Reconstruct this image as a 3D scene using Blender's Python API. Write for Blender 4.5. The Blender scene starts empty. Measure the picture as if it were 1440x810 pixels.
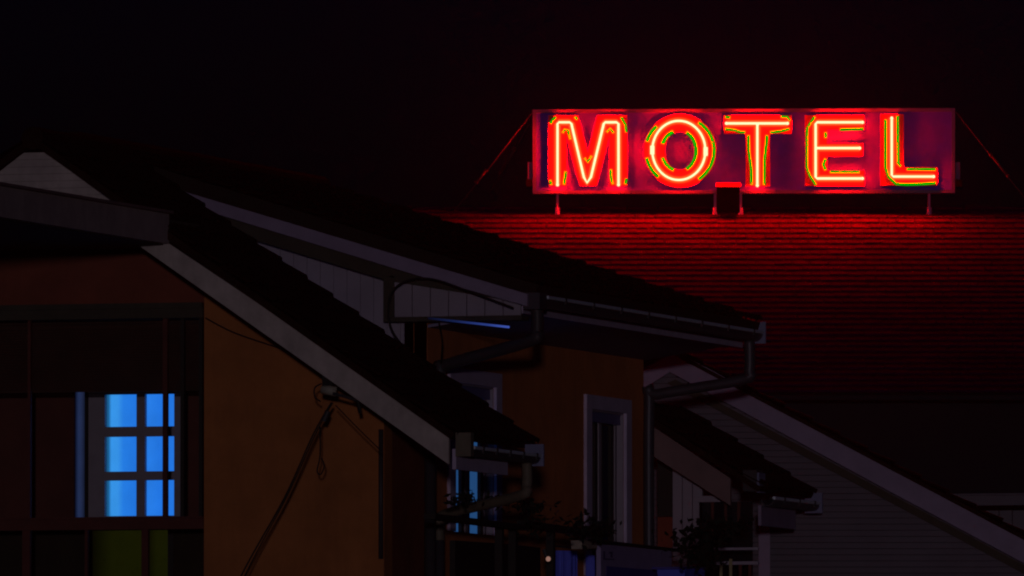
import bpy, math, random
from mathutils import Vector, Matrix
random.seed(7)
sc = bpy.context.scene
col = sc.collection

# ------------------------------------------------------------------ camera
# World x runs along the fronts of the old houses, y along their sides, z up.
YAW = math.radians(17.0)
PITCH = math.atan(0.05)
FPX = 18000.0                       # a very long lens, focal length in photo pixels (1440 wide)
CAMZ = 1.6
sy, cy = math.sin(YAW), math.cos(YAW)
sp, cp = math.sin(PITCH), math.cos(PITCH)
RIGHT = Vector((cy, sy, 0)); HEAD = Vector((-sy, cy, 0))
FWD = HEAD * cp + Vector((0, 0, sp)); UP = -HEAD * sp + Vector((0, 0, cp))
CAM = Vector((0, 0, CAMZ))
cd = bpy.data.cameras.new('camera'); cam = bpy.data.objects.new('camera', cd); col.objects.link(cam)
cam.location = CAM; cam.rotation_euler = (math.pi / 2 + PITCH, 0, YAW)
cd.sensor_width = 36; cd.lens = 36 * FPX / 1440; cd.clip_start = 1; cd.clip_end = 5000
sc.camera = cam

def ray(px, py): return FWD + RIGHT * ((px - 720) / FPX) + UP * ((405 - py) / FPX)
def PY(px, py, y):
    d = ray(px, py); return CAM + d * (y / d.y)
def PX(px, py, x):
    d = ray(px, py); return CAM + d * (x / d.x)
def PD(px, py, dist):
    d = ray(px, py); return CAM + d * (dist / d.dot(HEAD))
def M2(depth, u, z): return HEAD * depth + RIGHT * u + Vector((0, 0, z))

# ------------------------------------------------------------------ materials
def mat(name, c, rough=0.7, noise=0.15, scale=3.0, metal=0.0, bump=0.0, bscale=20.0, spec=0.3, streak=0.0, island=0.0):
    m = bpy.data.materials.new(name); m.use_nodes = True
    nt = m.node_tree; b = nt.nodes['Principled BSDF']
    b.inputs['Roughness'].default_value = rough; b.inputs['Metallic'].default_value = metal
    b.inputs['Specular IOR Level'].default_value = spec
    tc = nt.nodes.new('ShaderNodeTexCoord'); n = nt.nodes.new('ShaderNodeTexNoise')
    n.inputs['Scale'].default_value = scale; n.inputs['Detail'].default_value = 6; n.inputs['Roughness'].default_value = .65
    nt.links.new(tc.outputs['Object'], n.inputs['Vector'])
    r = nt.nodes.new('ShaderNodeValToRGB')
    e = r.color_ramp.elements; e[0].position = .3; e[1].position = .7
    e[0].color = (*[v * (1 - noise) for v in c], 1); e[1].color = (*[min(1, v * (1 + noise)) for v in c], 1)
    nt.links.new(n.outputs['Fac'], r.inputs['Fac']); out = r.outputs['Color']
    def times(sock, lo, hi):
        mr = nt.nodes.new('ShaderNodeMapRange'); mr.inputs['From Min'].default_value = .3 if not island else 0; mr.inputs['From Max'].default_value = .7 if not island else 1
        mr.inputs['To Min'].default_value = lo; mr.inputs['To Max'].default_value = hi
        vm = nt.nodes.new('ShaderNodeVectorMath'); vm.operation = 'SCALE'
        nt.links.new(sock, mr.inputs['Value']); nt.links.new(out, vm.inputs[0]); nt.links.new(mr.outputs['Result'], vm.inputs['Scale'])
        return vm.outputs['Vector']
    if streak:
        mp = nt.nodes.new('ShaderNodeMapping'); mp.inputs['Scale'].default_value = (3.5, 3.5, .3)
        n3 = nt.nodes.new('ShaderNodeTexNoise'); n3.inputs['Scale'].default_value = 1.6; n3.inputs['Detail'].default_value = 7; n3.inputs['Roughness'].default_value = .7
        nt.links.new(tc.outputs['Object'], mp.inputs['Vector']); nt.links.new(mp.outputs['Vector'], n3.inputs['Vector'])
        out = times(n3.outputs['Fac'], 1 - streak, 1 + streak * .6)
    if island:
        ge = nt.nodes.new('ShaderNodeNewGeometry'); out = times(ge.outputs['Random Per Island'], 1 - island, 1 + island * .5)
    nt.links.new(out, b.inputs['Base Color'])
    if bump:
        n2 = nt.nodes.new('ShaderNodeTexNoise'); n2.inputs['Scale'].default_value = bscale; n2.inputs['Detail'].default_value = 4
        nt.links.new(tc.outputs['Object'], n2.inputs['Vector'])
        bp = nt.nodes.new('ShaderNodeBump'); bp.inputs['Strength'].default_value = bump; bp.inputs['Distance'].default_value = .02
        nt.links.new(n2.outputs['Fac'], bp.inputs['Height']); nt.links.new(bp.outputs['Normal'], b.inputs['Normal'])
    return m

def emit(name, c, s=1.0):
    m = bpy.data.materials.new(name); m.use_nodes = True; nt = m.node_tree
    nt.nodes.clear(); o = nt.nodes.new('ShaderNodeOutputMaterial'); e = nt.nodes.new('ShaderNodeEmission')
    e.inputs['Color'].default_value = (*c, 1); e.inputs['Strength'].default_value = s
    nt.links.new(e.outputs['Emission'], o.inputs['Surface']); return m

def halo_glow(name, c, s):
    m = bpy.data.materials.new(name); m.use_nodes = True; nt = m.node_tree
    nt.nodes.clear(); o = nt.nodes.new('ShaderNodeOutputMaterial'); e = nt.nodes.new('ShaderNodeEmission')
    e.inputs['Color'].default_value = (*c, 1); e.inputs['Strength'].default_value = s
    nt.links.new(e.outputs['Emission'], o.inputs['Volume']); return m

def glow_bands(name, stops, x0, x1):
    """a glow in vertical bands along world x"""
    m = bpy.data.materials.new(name); m.use_nodes = True; nt = m.node_tree
    nt.nodes.clear(); o = nt.nodes.new('ShaderNodeOutputMaterial'); e = nt.nodes.new('ShaderNodeEmission')
    g = nt.nodes.new('ShaderNodeNewGeometry'); s = nt.nodes.new('ShaderNodeSeparateXYZ')
    mr = nt.nodes.new('ShaderNodeMapRange'); mr.inputs['From Min'].default_value = x0; mr.inputs['From Max'].default_value = x1
    r = nt.nodes.new('ShaderNodeValToRGB'); el = r.color_ramp.elements
    while len(el) < len(stops): el.new(.5)
    for k, (p, c) in enumerate(stops): el[k].position = p; el[k].color = (*c, 1)
    n = nt.nodes.new('ShaderNodeTexNoise'); n.inputs['Scale'].default_value = 5
    nt.links.new(g.outputs['Position'], n.inputs['Vector'])
    mx = nt.nodes.new('ShaderNodeMapRange'); mx.inputs['To Min'].default_value = .85; mx.inputs['To Max'].default_value = 1.15
    nt.links.new(n.outputs['Fac'], mx.inputs['Value'])
    nt.links.new(g.outputs['Position'], s.inputs['Vector']); nt.links.new(s.outputs['X'], mr.inputs['Value'])
    nt.links.new(mr.outputs['Result'], r.inputs['Fac']); nt.links.new(r.outputs['Color'], e.inputs['Color'])
    nt.links.new(mx.outputs['Result'], e.inputs['Strength'])
    nt.links.new(e.outputs['Emission'], o.inputs['Surface']); return m

MT = dict(
    orange=mat('orange_render', (.43, .145, .05), .9, .2, 1.3, bump=.3, bscale=14, streak=.10),
    orange_b=mat('orange_render_brightened', (.62, .20, .07), .9, .2, 1.1, bump=.3, bscale=14, streak=.10),  # orange lifted in the colour to offset weaker light on side walls
    brown=mat('brown_boarding', (.22, .055, .035), .8, .2, 2.0),
    darkwood=mat('dark_brown', (.06, .05, .04), .8, .2, 3),
    redwood=mat('red_brown_wood', (.115, .030, .026), .7, .2, 4),
    white=mat('weathered_white_paint', (.50, .415, .42), .7, .18, 5, bump=.15, streak=.14),
    lilac=mat('trim_purple_light', (.55, .44, .66), .7, .12, 4),  # purple cast of the side light put into the trim paint
    lilac_dim=mat('trim_dim_purple_light', (.29, .225, .36), .7, .12, 4),  # same lilac, darkened in colour for trims that get less light
    bead=mat('pale_highlight', (.72, .74, .95), .4, .15, 9),  # pale blue carries the painted highlight of gutter rims and window frames
    wire=mat('dark_wire', (.05, .012, .02), .5),
    board=mat('white_boarding', (.35, .29, .38), .7, .1, 2.5),
    siding=mat('grey_siding', (.145, .125, .165), .75, .1, 1.5),
    fascia=mat('grey_pink_fascia', (.43, .33, .35), .75, .16, 3, streak=.12),
    rake2=mat('brown_grey_board', (.22, .135, .145), .75, .14, 3),
    tile=mat('clay_tile', (.026, .012, .009), 1.0, .35, 6, spec=.03),
    undertile=mat('dark_roof_batten', (.022, .012, .010), .9, .2, 4),
    mtile=mat('red_roof_tile', (.034, .0015, .034), 1.0, .28, .9, spec=0, island=.13),
    ridge=mat('red_ridge_tile', (.06, .002, .03), 1.0, .2, 5, spec=0),
    metal=mat('grey_metal', (.07, .065, .085), .45, .15, 6, metal=.3),
    bluemetal=mat('blue_lit_metal', (.20, .20, .36), .5, .1, 6),  # blue side light put into the colour of caps and plates
    pipe=mat('dark_pipe', (.045, .04, .05), .5, .15, 6),
    tanpipe=mat('tan_pipe', (.16, .13, .10), .6, .15, 6),
    cable=mat('black_cable', (.012, .011, .012), .6),
    glass=mat('dark_glass', (.012, .012, .018), .08, .05, 1, spec=.5),
    frame=mat('grey_window_frame', (.30, .255, .32), .6, .1, 5),
    darkframe=mat('dark_sash', (.025, .02, .02), .6, .1, 5),
    bluehead=mat('blue_roller_box', (.14, .14, .34), .5, .1, 5),
    black=mat('wall_shade_black', (.012, .012, .02), .9, .1, 1),
    panel=mat('violet_sign_panel', (.072, .021, .50), .7, .2, 2.6),
    pframe=mat('violet_sign_edge', (.075, .04, .15), .6, .1, 6),
    letter=mat('red_letter', (.80, .012, .01), .6, .03, 5),
    post=mat('red_steel_post', (.50, .10, .30), .5, .1, 6),
    boxm=mat('dark_steel_box', (.010, .004, .005), .8, .1, 6, spec=.03),
    asphalt=mat('asphalt', (.05, .05, .05), .9, .2, .5),
    pave=mat('paving', (.16, .15, .14), .9, .2, .8),
    leaf=mat('dark_leaf', (.009, .012, .008), .8, .3, 6),
    bluecloth=mat('blue_sheet', (.12, .15, .92), .7, .12, 7),
    signw=mat('pale_signboard', (.38, .29, .54), .5, .08, 5),
    signink=mat('dark_ink', (.10, .07, .2), .6),
    signblue=mat('navy_stripe', (.08, .06, .36), .5),
    shade=mat('cream_shade', (.42, .32, .26), .7),
    rail=mat('pale_rail', (.40, .33, .45), .6),
    baluster=mat('yellow_baluster', (.34, .28, .16), .6),
    soffit=mat('grey_soffit', (.24, .21, .36), .7, .1, 4),
    insul=mat('grey_ceramic', (.34, .30, .26), .5),
    tube=emit('neon_red_core', (1.0, .0022, .00115), 500),
    halo=halo_glow('neon_red_halo', (1.0, .062, .005), 22),
    green=emit('green_fringe_glow', (0.0, .35, .0), 1.0),
    strip=emit('blue_highlight', (.05, .09, .5), 1.0),
    lamp=emit('lamp_glow', (1.0, .52, .42), .26),
    paneB=emit('blue_lit_glass', (.013, .055, .16), 1.0),
    paneBd=emit('dim_blue_glass', (.0003, .0004, .0012), 1.0),
    paneBe=emit('dim_blue_reflecting_glass', (.012, .032, .16), .7),
    paneY=emit('dim_yellow_glass', (.011, .012, .001), 1.0),
)

# ------------------------------------------------------------------ mesh builder
class MB:
    def __init__(s): s.v = []; s.f = []; s.m = []
    def face(s, pts, mi=0):
        i = len(s.v); s.v += [Vector(p) for p in pts]; s.f.append(tuple(range(i, i + len(pts)))); s.m.append(mi)
    def box(s, x0, x1, y0, y1, z0, z1, mi=0):
        x0, x1 = min(x0, x1), max(x0, x1); y0, y1 = min(y0, y1), max(y0, y1); z0, z1 = min(z0, z1), max(z0, z1)
        s.prism([Vector((x0, y0, z0)), Vector((x1, y0, z0)), Vector((x1, y0, z1)), Vector((x0, y0, z1))], Vector((0, y1 - y0, 0)), mi)
        return s
    def prism(s, poly, vec, mi=0):
        i = len(s.v); n = len(poly); vec = Vector(vec)
        s.v += [Vector(p) for p in poly] + [Vector(p) + vec for p in poly]
        s.f.append(tuple(range(i, i + n))); s.m.append(mi)
        s.f.append(tuple(range(i + 2 * n - 1, i + n - 1, -1))); s.m.append(mi)
        for k in range(n):
            j = (k + 1) % n
            s.f.append((i + k, i + n + k, i + n + j, i + j)); s.m.append(mi)
        return s
    def tube(s, pts, r, n=8, mi=0, closed=False, caps=True):
        pts = [Vector(p) for p in pts]; N = len(pts); i0 = len(s.v); ref = None
        for k in range(N):
            if closed: t = pts[(k + 1) % N] - pts[k - 1]
            else: t = pts[min(k + 1, N - 1)] - pts[max(k - 1, 0)]
            t.normalize()
            if ref is None:
                ref = Vector((0, 0, 1)) if abs(t.z) < .9 else Vector((1, 0, 0))
            a = t.cross(ref)
            if a.length < 1e-4: a = t.cross(Vector((0, 1, 0)))
            a.normalize(); b = a.cross(t); ref = b
            # widen at bends so that the tube keeps its width
            w = 1.0
            if 0 < k < N - 1 or closed:
                d0 = (pts[k] - pts[k - 1]).normalized(); d1 = (pts[(k + 1) % N] - pts[k]).normalized()
                w = min(1.6, 1 / max(.4, math.cos(d0.angle(d1, 0) / 2)))
            for q in range(n):
                an = 2 * math.pi * q / n; s.v.append(pts[k] + (a * math.cos(an) + b * math.sin(an)) * r)
        for k in range(N if closed else N - 1):
            for q in range(n):
                a0 = i0 + k * n + q; a1 = i0 + k * n + (q + 1) % n; b0 = i0 + ((k + 1) % N) * n + q; b1 = i0 + ((k + 1) % N) * n + (q + 1) % n
                s.f.append((a0, a1, b1, b0)); s.m.append(mi)
        if caps and not closed:
            s.f.append(tuple(i0 + q for q in range(n))[::-1]); s.m.append(mi)
            s.f.append(tuple(i0 + (N - 1) * n + q for q in range(n))); s.m.append(mi)
        return s
    def build(s, name, mats, parent=None, smooth=False):
        if not isinstance(mats, (list, tuple)): mats = [mats]
        off = ROOT.get(parent.name, Vector()) if parent else None
        if parent is None:
            c = sum(s.v, Vector()) / len(s.v); off = Vector((c.x, c.y, min(v.z for v in s.v)))
        me = bpy.data.meshes.new(name)
        me.from_pydata([tuple(v - off) for v in s.v], [], s.f)
        for m in mats: me.materials.append(m)
        for p, k in zip(me.polygons, s.m): p.material_index = k; p.use_smooth = smooth
        import bmesh
        bm = bmesh.new(); bm.from_mesh(me); bmesh.ops.recalc_face_normals(bm, faces=bm.faces); bm.to_mesh(me); bm.free()
        o = bpy.data.objects.new(name, me); col.objects.link(o)
        if parent: o.parent = parent
        else: o.location = off
        ROOT[o.name] = off
        return o
ROOT = {}
def thing(name, loc, label, cat, group=None):
    o = bpy.data.objects.new(name, None); col.objects.link(o); o.location = loc; ROOT[o.name] = Vector(loc)
    return tag(o, label, cat, group)
def tag(o, label, cat, group=None):
    o['label'] = label; o['category'] = cat
    if group: o['group'] = group
    return o
def struct(o): o['kind'] = 'structure'; return o

def arc(pts, n=10):
    """Catmull-Rom through points"""
    P = [Vector(p) for p in pts]; out = []
    for i in range(len(P) - 1):
        p0 = P[max(i - 1, 0)]; p1 = P[i]; p2 = P[i + 1]; p3 = P[min(i + 2, len(P) - 1)]
        for k in range(n):
            t = k / n
            out.append(.5 * ((2 * p1) + (p2 - p0) * t + (2 * p0 - 5 * p1 + 4 * p2 - p3) * t * t + (3 * p1 - p0 - 3 * p2 + p3) * t ** 3))
    return out + [P[-1]]

def barrel_roof(mb, O, D, L, N, ls, ll, course=.30, period=.22, amp=.035, lip=.035):
    """clay tiles in stepped courses: O ridge corner, D down the slope, L along the eave, N normal"""
    nb = max(2, int(ll / period)); per = ll / nb; nc = max(2, int(ls / course)); c = ls / nc; q = 6
    for i in range(nc):
        s0 = i * c; s1 = (i + 1) * c + .02
        j0 = random.uniform(-.006, .006)
        rows = []
        for (s_, h) in ((s0, 0.0), (s1, lip), (s1, lip - .045)):
            row = []
            for k in range(nb * q + 1):
                a = k / q; ph = (a % 1.0)
                bh = amp * (1 - (2 * ph - 1) ** 2) if ph < 1 else 0
                jit = (hash((i, int(a))) % 97 / 97 - .5) * .016
                row.append(O + D * (s_ + jit + j0) + L * (a * per) + N * (h + bh))
            rows.append(row)
        for r0, r1 in ((rows[0], rows[1]), (rows[1], rows[2])):
            i0 = len(mb.v); n = len(r0); mb.v += r0 + r1
            for k in range(n - 1):
                mb.f.append((i0 + k, i0 + k + 1, i0 + n + k + 1, i0 + n + k)); mb.m.append(0)

def half_gutter(mb, x, y0, y1, z, r, mi=0, th=.012):
    n = 10
    for (ra, rb) in ((r, r - th),):
        prof = [(x + ra * math.cos(math.pi + math.pi * k / n), z + ra * math.sin(math.pi + math.pi * k / n)) for k in range(n + 1)]
        prof += [(x + rb * math.cos(2 * math.pi - math.pi * k / n), z + rb * math.sin(2 * math.pi - math.pi * k / n)) for k in range(n + 1)]
        mb.prism([Vector((a, y0, b)) for a, b in prof], Vector((0, y1 - y0, 0)), mi)

def gutter(root, x, y0, y1, z, r, nbr, capmat=None):
    mb = MB(); half_gutter(mb, x, y0, y1, z, r)
    g = mb.build('gutter', MT['metal'], root, True)
    for o in [g]:
        for p in o.data.polygons: p.use_smooth = False
    b = MB(); b.tube([(x + r, y0, z + .012), (x + r, y1, z + .012)], .020, 6)
    b.build('gutter_bead', MT['bead'], g)
    for k in range(nbr):
        yy = y0 + (y1 - y0) * (k + .6) / nbr
        m = MB(); m.box(x - r, x + r + .026, yy - .018, yy + .018, z + .013, z + .032); m.box(x + r + .005, x + r + .026, yy - .018, yy + .018, z - .04, z + .013)
        m.build('bracket', MT['pipe'], g)
    c = MB(); c.box(x - r - .02, x + r + .03, y1, y1 + .03, z - r - .02, z + .13)
    c.build('end_cap', MT['bluemetal'], g)
    return g

def window_on_side(root, x, y0, y1, z0, z1, tw, th, panemat, wallt=.25, trim=True, lit=None):
    """window in a wall facing +x: trim proud of the wall, sash set back in the reveal"""
    w = MB(); t = .035
    if trim:
        w.box(x, x + t, y0 - tw, y0, z0, z1 + th); w.box(x, x + t, y1, y1 + tw, z0, z1 + th); w.box(x, x + t, y0, y1, z1, z1 + th)
    wo = w.build('window', MT['lilac'], root)
    rv = MB(); d = .12
    rv.box(x - d, x - .002, y1 - .02, y1 + .01, z0, z1); rv.box(x - d, x - .002, y0 - .01, y0 + .02, z0, z1); rv.box(x - d, x - .002, y0 + .02, y1 - .02, z1 - .02, z1 + .01)
    rv.build('reveal', MT['board'], wo)
    hb = MB(); hb.box(x - d, x - .03, y0 + .021, y1 - .021, z1 - .13, z1 - .021); hb.build('roller_box', MT['bluehead'], wo)
    fr = MB(); ym = (y0 + y1) / 2; s = .07; xz = x - d; za, zb = z0, z1 - .131
    for a, b in ((y0 + .021, y0 + .021 + s), (ym - s * .7, ym + s * .7), (y1 - .021 - s, y1 - .021)): fr.box(xz, xz + .05, a, b, za, zb)
    fr.build('sash', MT['frame'], wo)
    gd = MB(); gd.box(x - .10, x - .035, y0 + .022, y0 + .085, za, zb); gd.build('frame_highlight', MT['bead'], wo)  # pale strip painted in for the highlight on the window frame
    fr = MB()
    for a, b in ((y0 + .021 + s, y0 + .021 + s + .10), (ym + s * .7, ym + s * .7 + .10), (ym - s * .7 - .1, ym - s * .7), (y1 - .021 - s - .1, y1 - .021 - s)): fr.box(xz, xz + .035, a, b, za, zb)
    fr.build('inner_sash', MT['darkframe'], wo)
    pn = MB(); pn.box(xz - .03, xz - .012, y0 + .02, y1 - .02, z0, z1 - .14); pn.build('pane', panemat, wo)
    return wo

def wall_x(mb, xa, xb, y0, y1, z0, z1, holes, mi=0):
    ys = y0
    for (a, b, c, d) in sorted(holes):
        mb.box(xa, xb, ys, a, z0, z1, mi)
        if c > z0: mb.box(xa, xb, a, b, z0, c, mi)
        if d < z1: mb.box(xa, xb, a, b, d, z1, mi)
        ys = b
    mb.box(xa, xb, ys, y1, z0, z1, mi)

# ------------------------------------------------------------------ setting: ground, pavement
g = MB(); g.face([(-2500, -600, 0), (2500, -600, 0), (2500, 3000, 0), (-2500, 3000, 0)]); struct(g.build('ground', MT['asphalt']))
g = MB(); g.box(-60, -20, 108, 112, .002, .12); struct(g.build('pavement', MT['pave']))

# ------------------------------------------------------------------ HOUSE A: near orange house with loggia
yA = 124.0                                   # its front wall
xA = PY(540, 640, yA).x                      # its right-hand corner
yR = yA - 1.1                                # plane of the rake boards
yB = PX(611, 640, xA).y                      # where it meets the taller house behind
zlow = 0.0
A = thing('house', (xA - 4, yA, 0), 'near orange gabled house with a blue lit window in its dark wooden loggia', 'house')
peak = PY(48, 214, yR)                       # top of white gable
pr = lambda px, py: PY(px, py, yR)
x285 = PY(287, 600, yA).x
eavepx = pr(632, 628)
# rake profile (upper edge of the white board)
up_edge = [pr(63, 214), pr(150, 279), pr(238, 343), pr(350, 418), pr(469, 500), pr(631, 616)]
lo_edge = [pr(631, 653), pr(415, 500), pr(300, 419), pr(192, 343), pr(105, 282), pr(63, 252)]
def rake_z(x):
    for a, b in zip(up_edge, up_edge[1:]):
        if x <= b.x or b is up_edge[-1]: return a.z + (b.z - a.z) * (x - a.x) / (b.x - a.x)
wl = MB()
xl = x285 - 6.5
# front wall right of the loggia (top follows the roof)
wl.prism([Vector((x285, yA, 0)), Vector((xA, yA, 0)), Vector((xA, yA, rake_z(xA) - .12)), Vector((x285, yA, rake_z(x285) - .12))], (0, .28, 0))
wl.build('wall', MT['orange'], A)
wl = MB(); wl.box(xA - .28, xA, yA + .28, yB - .01, 0, rake_z(xA) - .15); wl.build('side_wall', MT['brown'], A); wl = MB(); wl.box(xl - .2, xl, yA, yB - .01, 0, 8.2)
wl.build('side_wall', MT['brown'], A)
zt = PY(140, 345, yA).z; zbm = PY(140, 427, yA).z; zbm2 = PY(140, 449, yA).z
wl = MB(); wl.box(xl, x285 - .002, yA + .03, yA + .2, zbm, zt + .03); wl.build('upper_wall', MT['brown'], A)
wl = MB(); wl.box(xl, x285 - .004, yA - .04, yA + .22, zbm2, zbm - .002); wl.box(xl, x285 - .004, yA - .07, yA - .04, zbm - .06, zbm - .004)
wl.build('loggia_beam', MT['darkwood'], A)
# loggia recess: back wall, floor, ceiling
yL = yA + 1.0
q = lambda px, py: PY(px, py, yL)
wx0, wx1 = q(104, 640).x, q(262, 640).x; wz0, wz1 = q(170, 729).z, q(170, 550).z
zf = q(170, 743).z; lz0 = q(170, 850).z; lx0, lx1 = q(128, 770).x, q(238, 770).x
wl = MB()
wl.box(xl, wx0, yL, yL + .2, zf - .02, zbm2); wl.box(wx1, x285 + .9, yL, yL + .2, zf - .02, zbm2)
wl.box(wx0, wx1, yL, yL + .2, wz1, zbm2); wl.box(wx0, wx1, yL, yL + .2, zf - .02, wz0)
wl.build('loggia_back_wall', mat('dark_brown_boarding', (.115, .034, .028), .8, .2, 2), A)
wl = MB(); wl.box(xl, x285 - .01, yA + .23, yL - .005, zbm2 + .02, zbm2 + .12); wl.box(xl, x285 - .01, yA + .02, yL - .005, PY(100, 860, yA).z - .15, PY(100, 860, yA).z); wl.build('loggia_slab', MT['darkwood'], A)
wl = MB()
wl.box(xl, lx0, yL + .01, yL + .19, 0, zf - .022); wl.box(lx1, x285 + .9, yL + .01, yL + .19, 0, zf - .022); wl.box(lx0, lx1, yL + .01, yL + .19, 0, lz0)
wl.build('lower_panelling', mat('black_brown_panelling', (.030, .018, .012), .85, .25, 3), A)
# blind hanging from the beam
wl = MB(); zbl = PY(140, 551, yA).z
nb = 26
for k in range(nb):
    z = zbl + (zbm2 - .02 - zbl) * k / nb
    wl.box(xl + .1, x285 - .012, yA + .10, yA + .115, z + .004, z + (zbm2 - .02 - zbl) / nb)
wl.build('slatted_blind', mat('blind_wood', (.055, .02, .015), .8, .25, 3), A)
# lit window in the loggia
wf = MB(); fx0 = q(123, 640).x
xs = [q(v, 640).x for v in (123, 146, 190.5, 202.5, 243.5, 262)]
zs = [q(170, v).z for v in (729, 725.5, 675.5, 663, 614, 600, 554.5, 550)]
yf = yL + .03
wf.box(xs[0], xs[1], yf, yf + .06, wz0, wz1); wf.box(xs[2], xs[3], yf, yf + .06, wz0, wz1); wf.box(xs[4], xs[5], yf, yf + .06, wz0, wz1)
for a, b in ((0, 1), (2, 3), (4, 5), (6, 7)):
    wf.box(xs[1], xs[2], yf + .002, yf + .058, zs[a], zs[b]); wf.box(xs[3], xs[4], yf + .002, yf + .058, zs[a], zs[b])
W = wf.build('window', MT['frame'], A)
bl = [(0, (.006, .055, .15)), (.05, (.011, .105, .26)), (.09, (.036, .29, .79)), (.18, (.036, .28, .78)), (.26, (.018, .195, .74)), (.45, (.015, .17, .71)), (.62, (.020, .195, .76)), (.8, (.015, .17, .73)), (1, (.018, .18, .74))]
pn = MB(); pn.box(xs[1] - .02, xs[4] + .02, yf + .065, yf + .07, wz0, wz1)
pn.build('pane', glow_bands('blue_lit_curtain', bl, q(143.5, 640).x, xs[4]), W)
pn = MB(); pn.box(q(104, 640).x, q(118, 640).x, yf + .01, yf + .02, wz0, wz1)
pn.build('side_glass', glow_bands('blue_side_reflection', [(0, (.002, .003, .012)), (.35, (.014, .025, .075)), (.6, (.014, .022, .062)), (1, (.005, .007, .018))], q(104, 640).x, q(118, 640).x), W)  # blue reflection in the side glass drawn as its own glow
pn = MB(); pn.box(q(118.5, 640).x, q(122.5, 640).x, yf - .02, yf + .04, wz0, wz1); pn.build('mullion', MT['darkframe'], W)
pn = MB(); pn.box(wx0 - .08, wx1 + .08, yL - .06, yL + .03, wz0 - .06, wz0 - .002); pn.build('sill', MT['darkwood'], W)
pn = MB(); pn.box(lx0, lx1, yL + .05, yL + .06, lz0, zf - .02)
lw = pn.build('lower_window', glow_bands('yellow_glass', [(0, (.002, .002, .0003)), (.25, (.0066, .0074, .0007)), (.62, (.0066, .0074, .0007)), (.72, (.003, .003, .0004)), (.82, (.0068, .0077, .0008)), (1, (.0068, .0077, .0008))], lx0, lx1), A)
pn = MB()
for v in (203, 240): pn.box(q(v - 4, 700).x, q(v + 4, 700).x, yL + .0, yL + .048, lz0, zf - .022)
pn.build('sash', MT['darkframe'], lw)
# loggia posts and rail in front
r = lambda px, py: PY(px, py, yA)
rz0, rz1 = r(140, 745).z, r(140, 730).z
rl = MB(); rl.box(xl, x285 - .006, yA + .0, yA + .06, rz0, rz1); rl.box(xl, x285 - .006, yA - .03, yA + .09, rz1 + .001, rz1 + .02); rl.build('railing', MT['redwood'], A)
for a, b, top in ((31, 42, 745), (119, 123, 745), (199, 208, 745)):
    p = MB(); p.box(r(a, 700).x, r(b, 700).x, yA + .005, yA + .055, 4, rz0 - .002); p.build('post', MT['redwood'], A)
for a, b in ((38, 42), (228, 234.5), (253, 258), (279, 284)):
    p = MB(); p.box(r(a, 700).x, r(b, 700).x, yA + .01, yA + .06, rz1 + .022, zbm2 - .002); p.build('post', MT['darkframe'] if a > 250 else MT['redwood'], A)
# canopy projecting toward the street from the gable
xc = pr(238, 320).x
zc0 = pr(238, 343).z; zc1 = pr(238, 301).z
cn = MB(); yc0 = yR - 7.0
cn.box(xc - 10, xc, yc0, yR - .002, zc0, zc1)
C_ = cn.build('canopy', MT['fascia'], A)
cn = MB(); cn.box(xc - 10, xc - .04, yR + .1, yA - .002, zc0 + .02, zc1 - .05); cn.box(xc - 9.9, xc - .06, yc0 + .06, yR - .01, zc0 - .012, zc0 - .002); cn.build('canopy_underside', MT['darkwood'], C_)
cn = MB(); cn.box(xc - 10, xc + .05, yc0 - .05, yR - .01, zc1 + .002, zc1 + .03); cn.build('canopy_flashing', MT['rake2'], C_)
for k in range(3):
    p = MB(); xx = xc - .2 - k * 4.6; p.box(xx - .12, xx + .12, yc0 + .15, yc0 + .39, 0, zc0 - .013); p.build('canopy_post', MT['fascia'], A)
# gable boards above the canopy
gb = MB(); gx0 = pr(33, 214).x; slope = (pr(63, 214).z - pr(238, 343).z) / (pr(238, 343).x - pr(63, 214).x)
ztop = pr(48, 214).z
lo = zc0
gl = gx0 - (ztop - lo) / slope
gr = pr(63, 214).x + (ztop - lo) / slope
n = 13
for k in range(n):                       # lapped horizontal boards
    z0 = lo + (ztop - lo) * k / n; z1 = lo + (ztop - lo) * (k + 1) / n - .002
    ins0 = (z0 - lo) / slope; ins1 = (z1 - lo) / slope
    gb.prism([Vector((gl + ins0, yR + .02, z0)), Vector((gr - ins0 - .01, yR + .02, z0)), Vector((gr - ins1 - .01, yR + .026, z1)), Vector((gl + ins1, yR + .026, z1))], (0, .04, 0))
gb.build('gable_boards', MT['white'], A)
# white rake board right of the canopy, mirrored one on the left
rk = MB(); i2 = up_edge[2:]; rk.prism(i2 + lo_edge[:4], (0, .05, 0)); rk.build('rake_board', MT['white'], A)
rc = (gx0 + pr(63, 214).x) / 2
mir = lambda v: Vector((2 * rc - v.x, v.y, v.z))
rk = MB(); rk.prism([mir(v) for v in up_edge[2:] + lo_edge[:4]], (0, .05, 0)); rk.build('rake_board', MT['white'], A)
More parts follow.
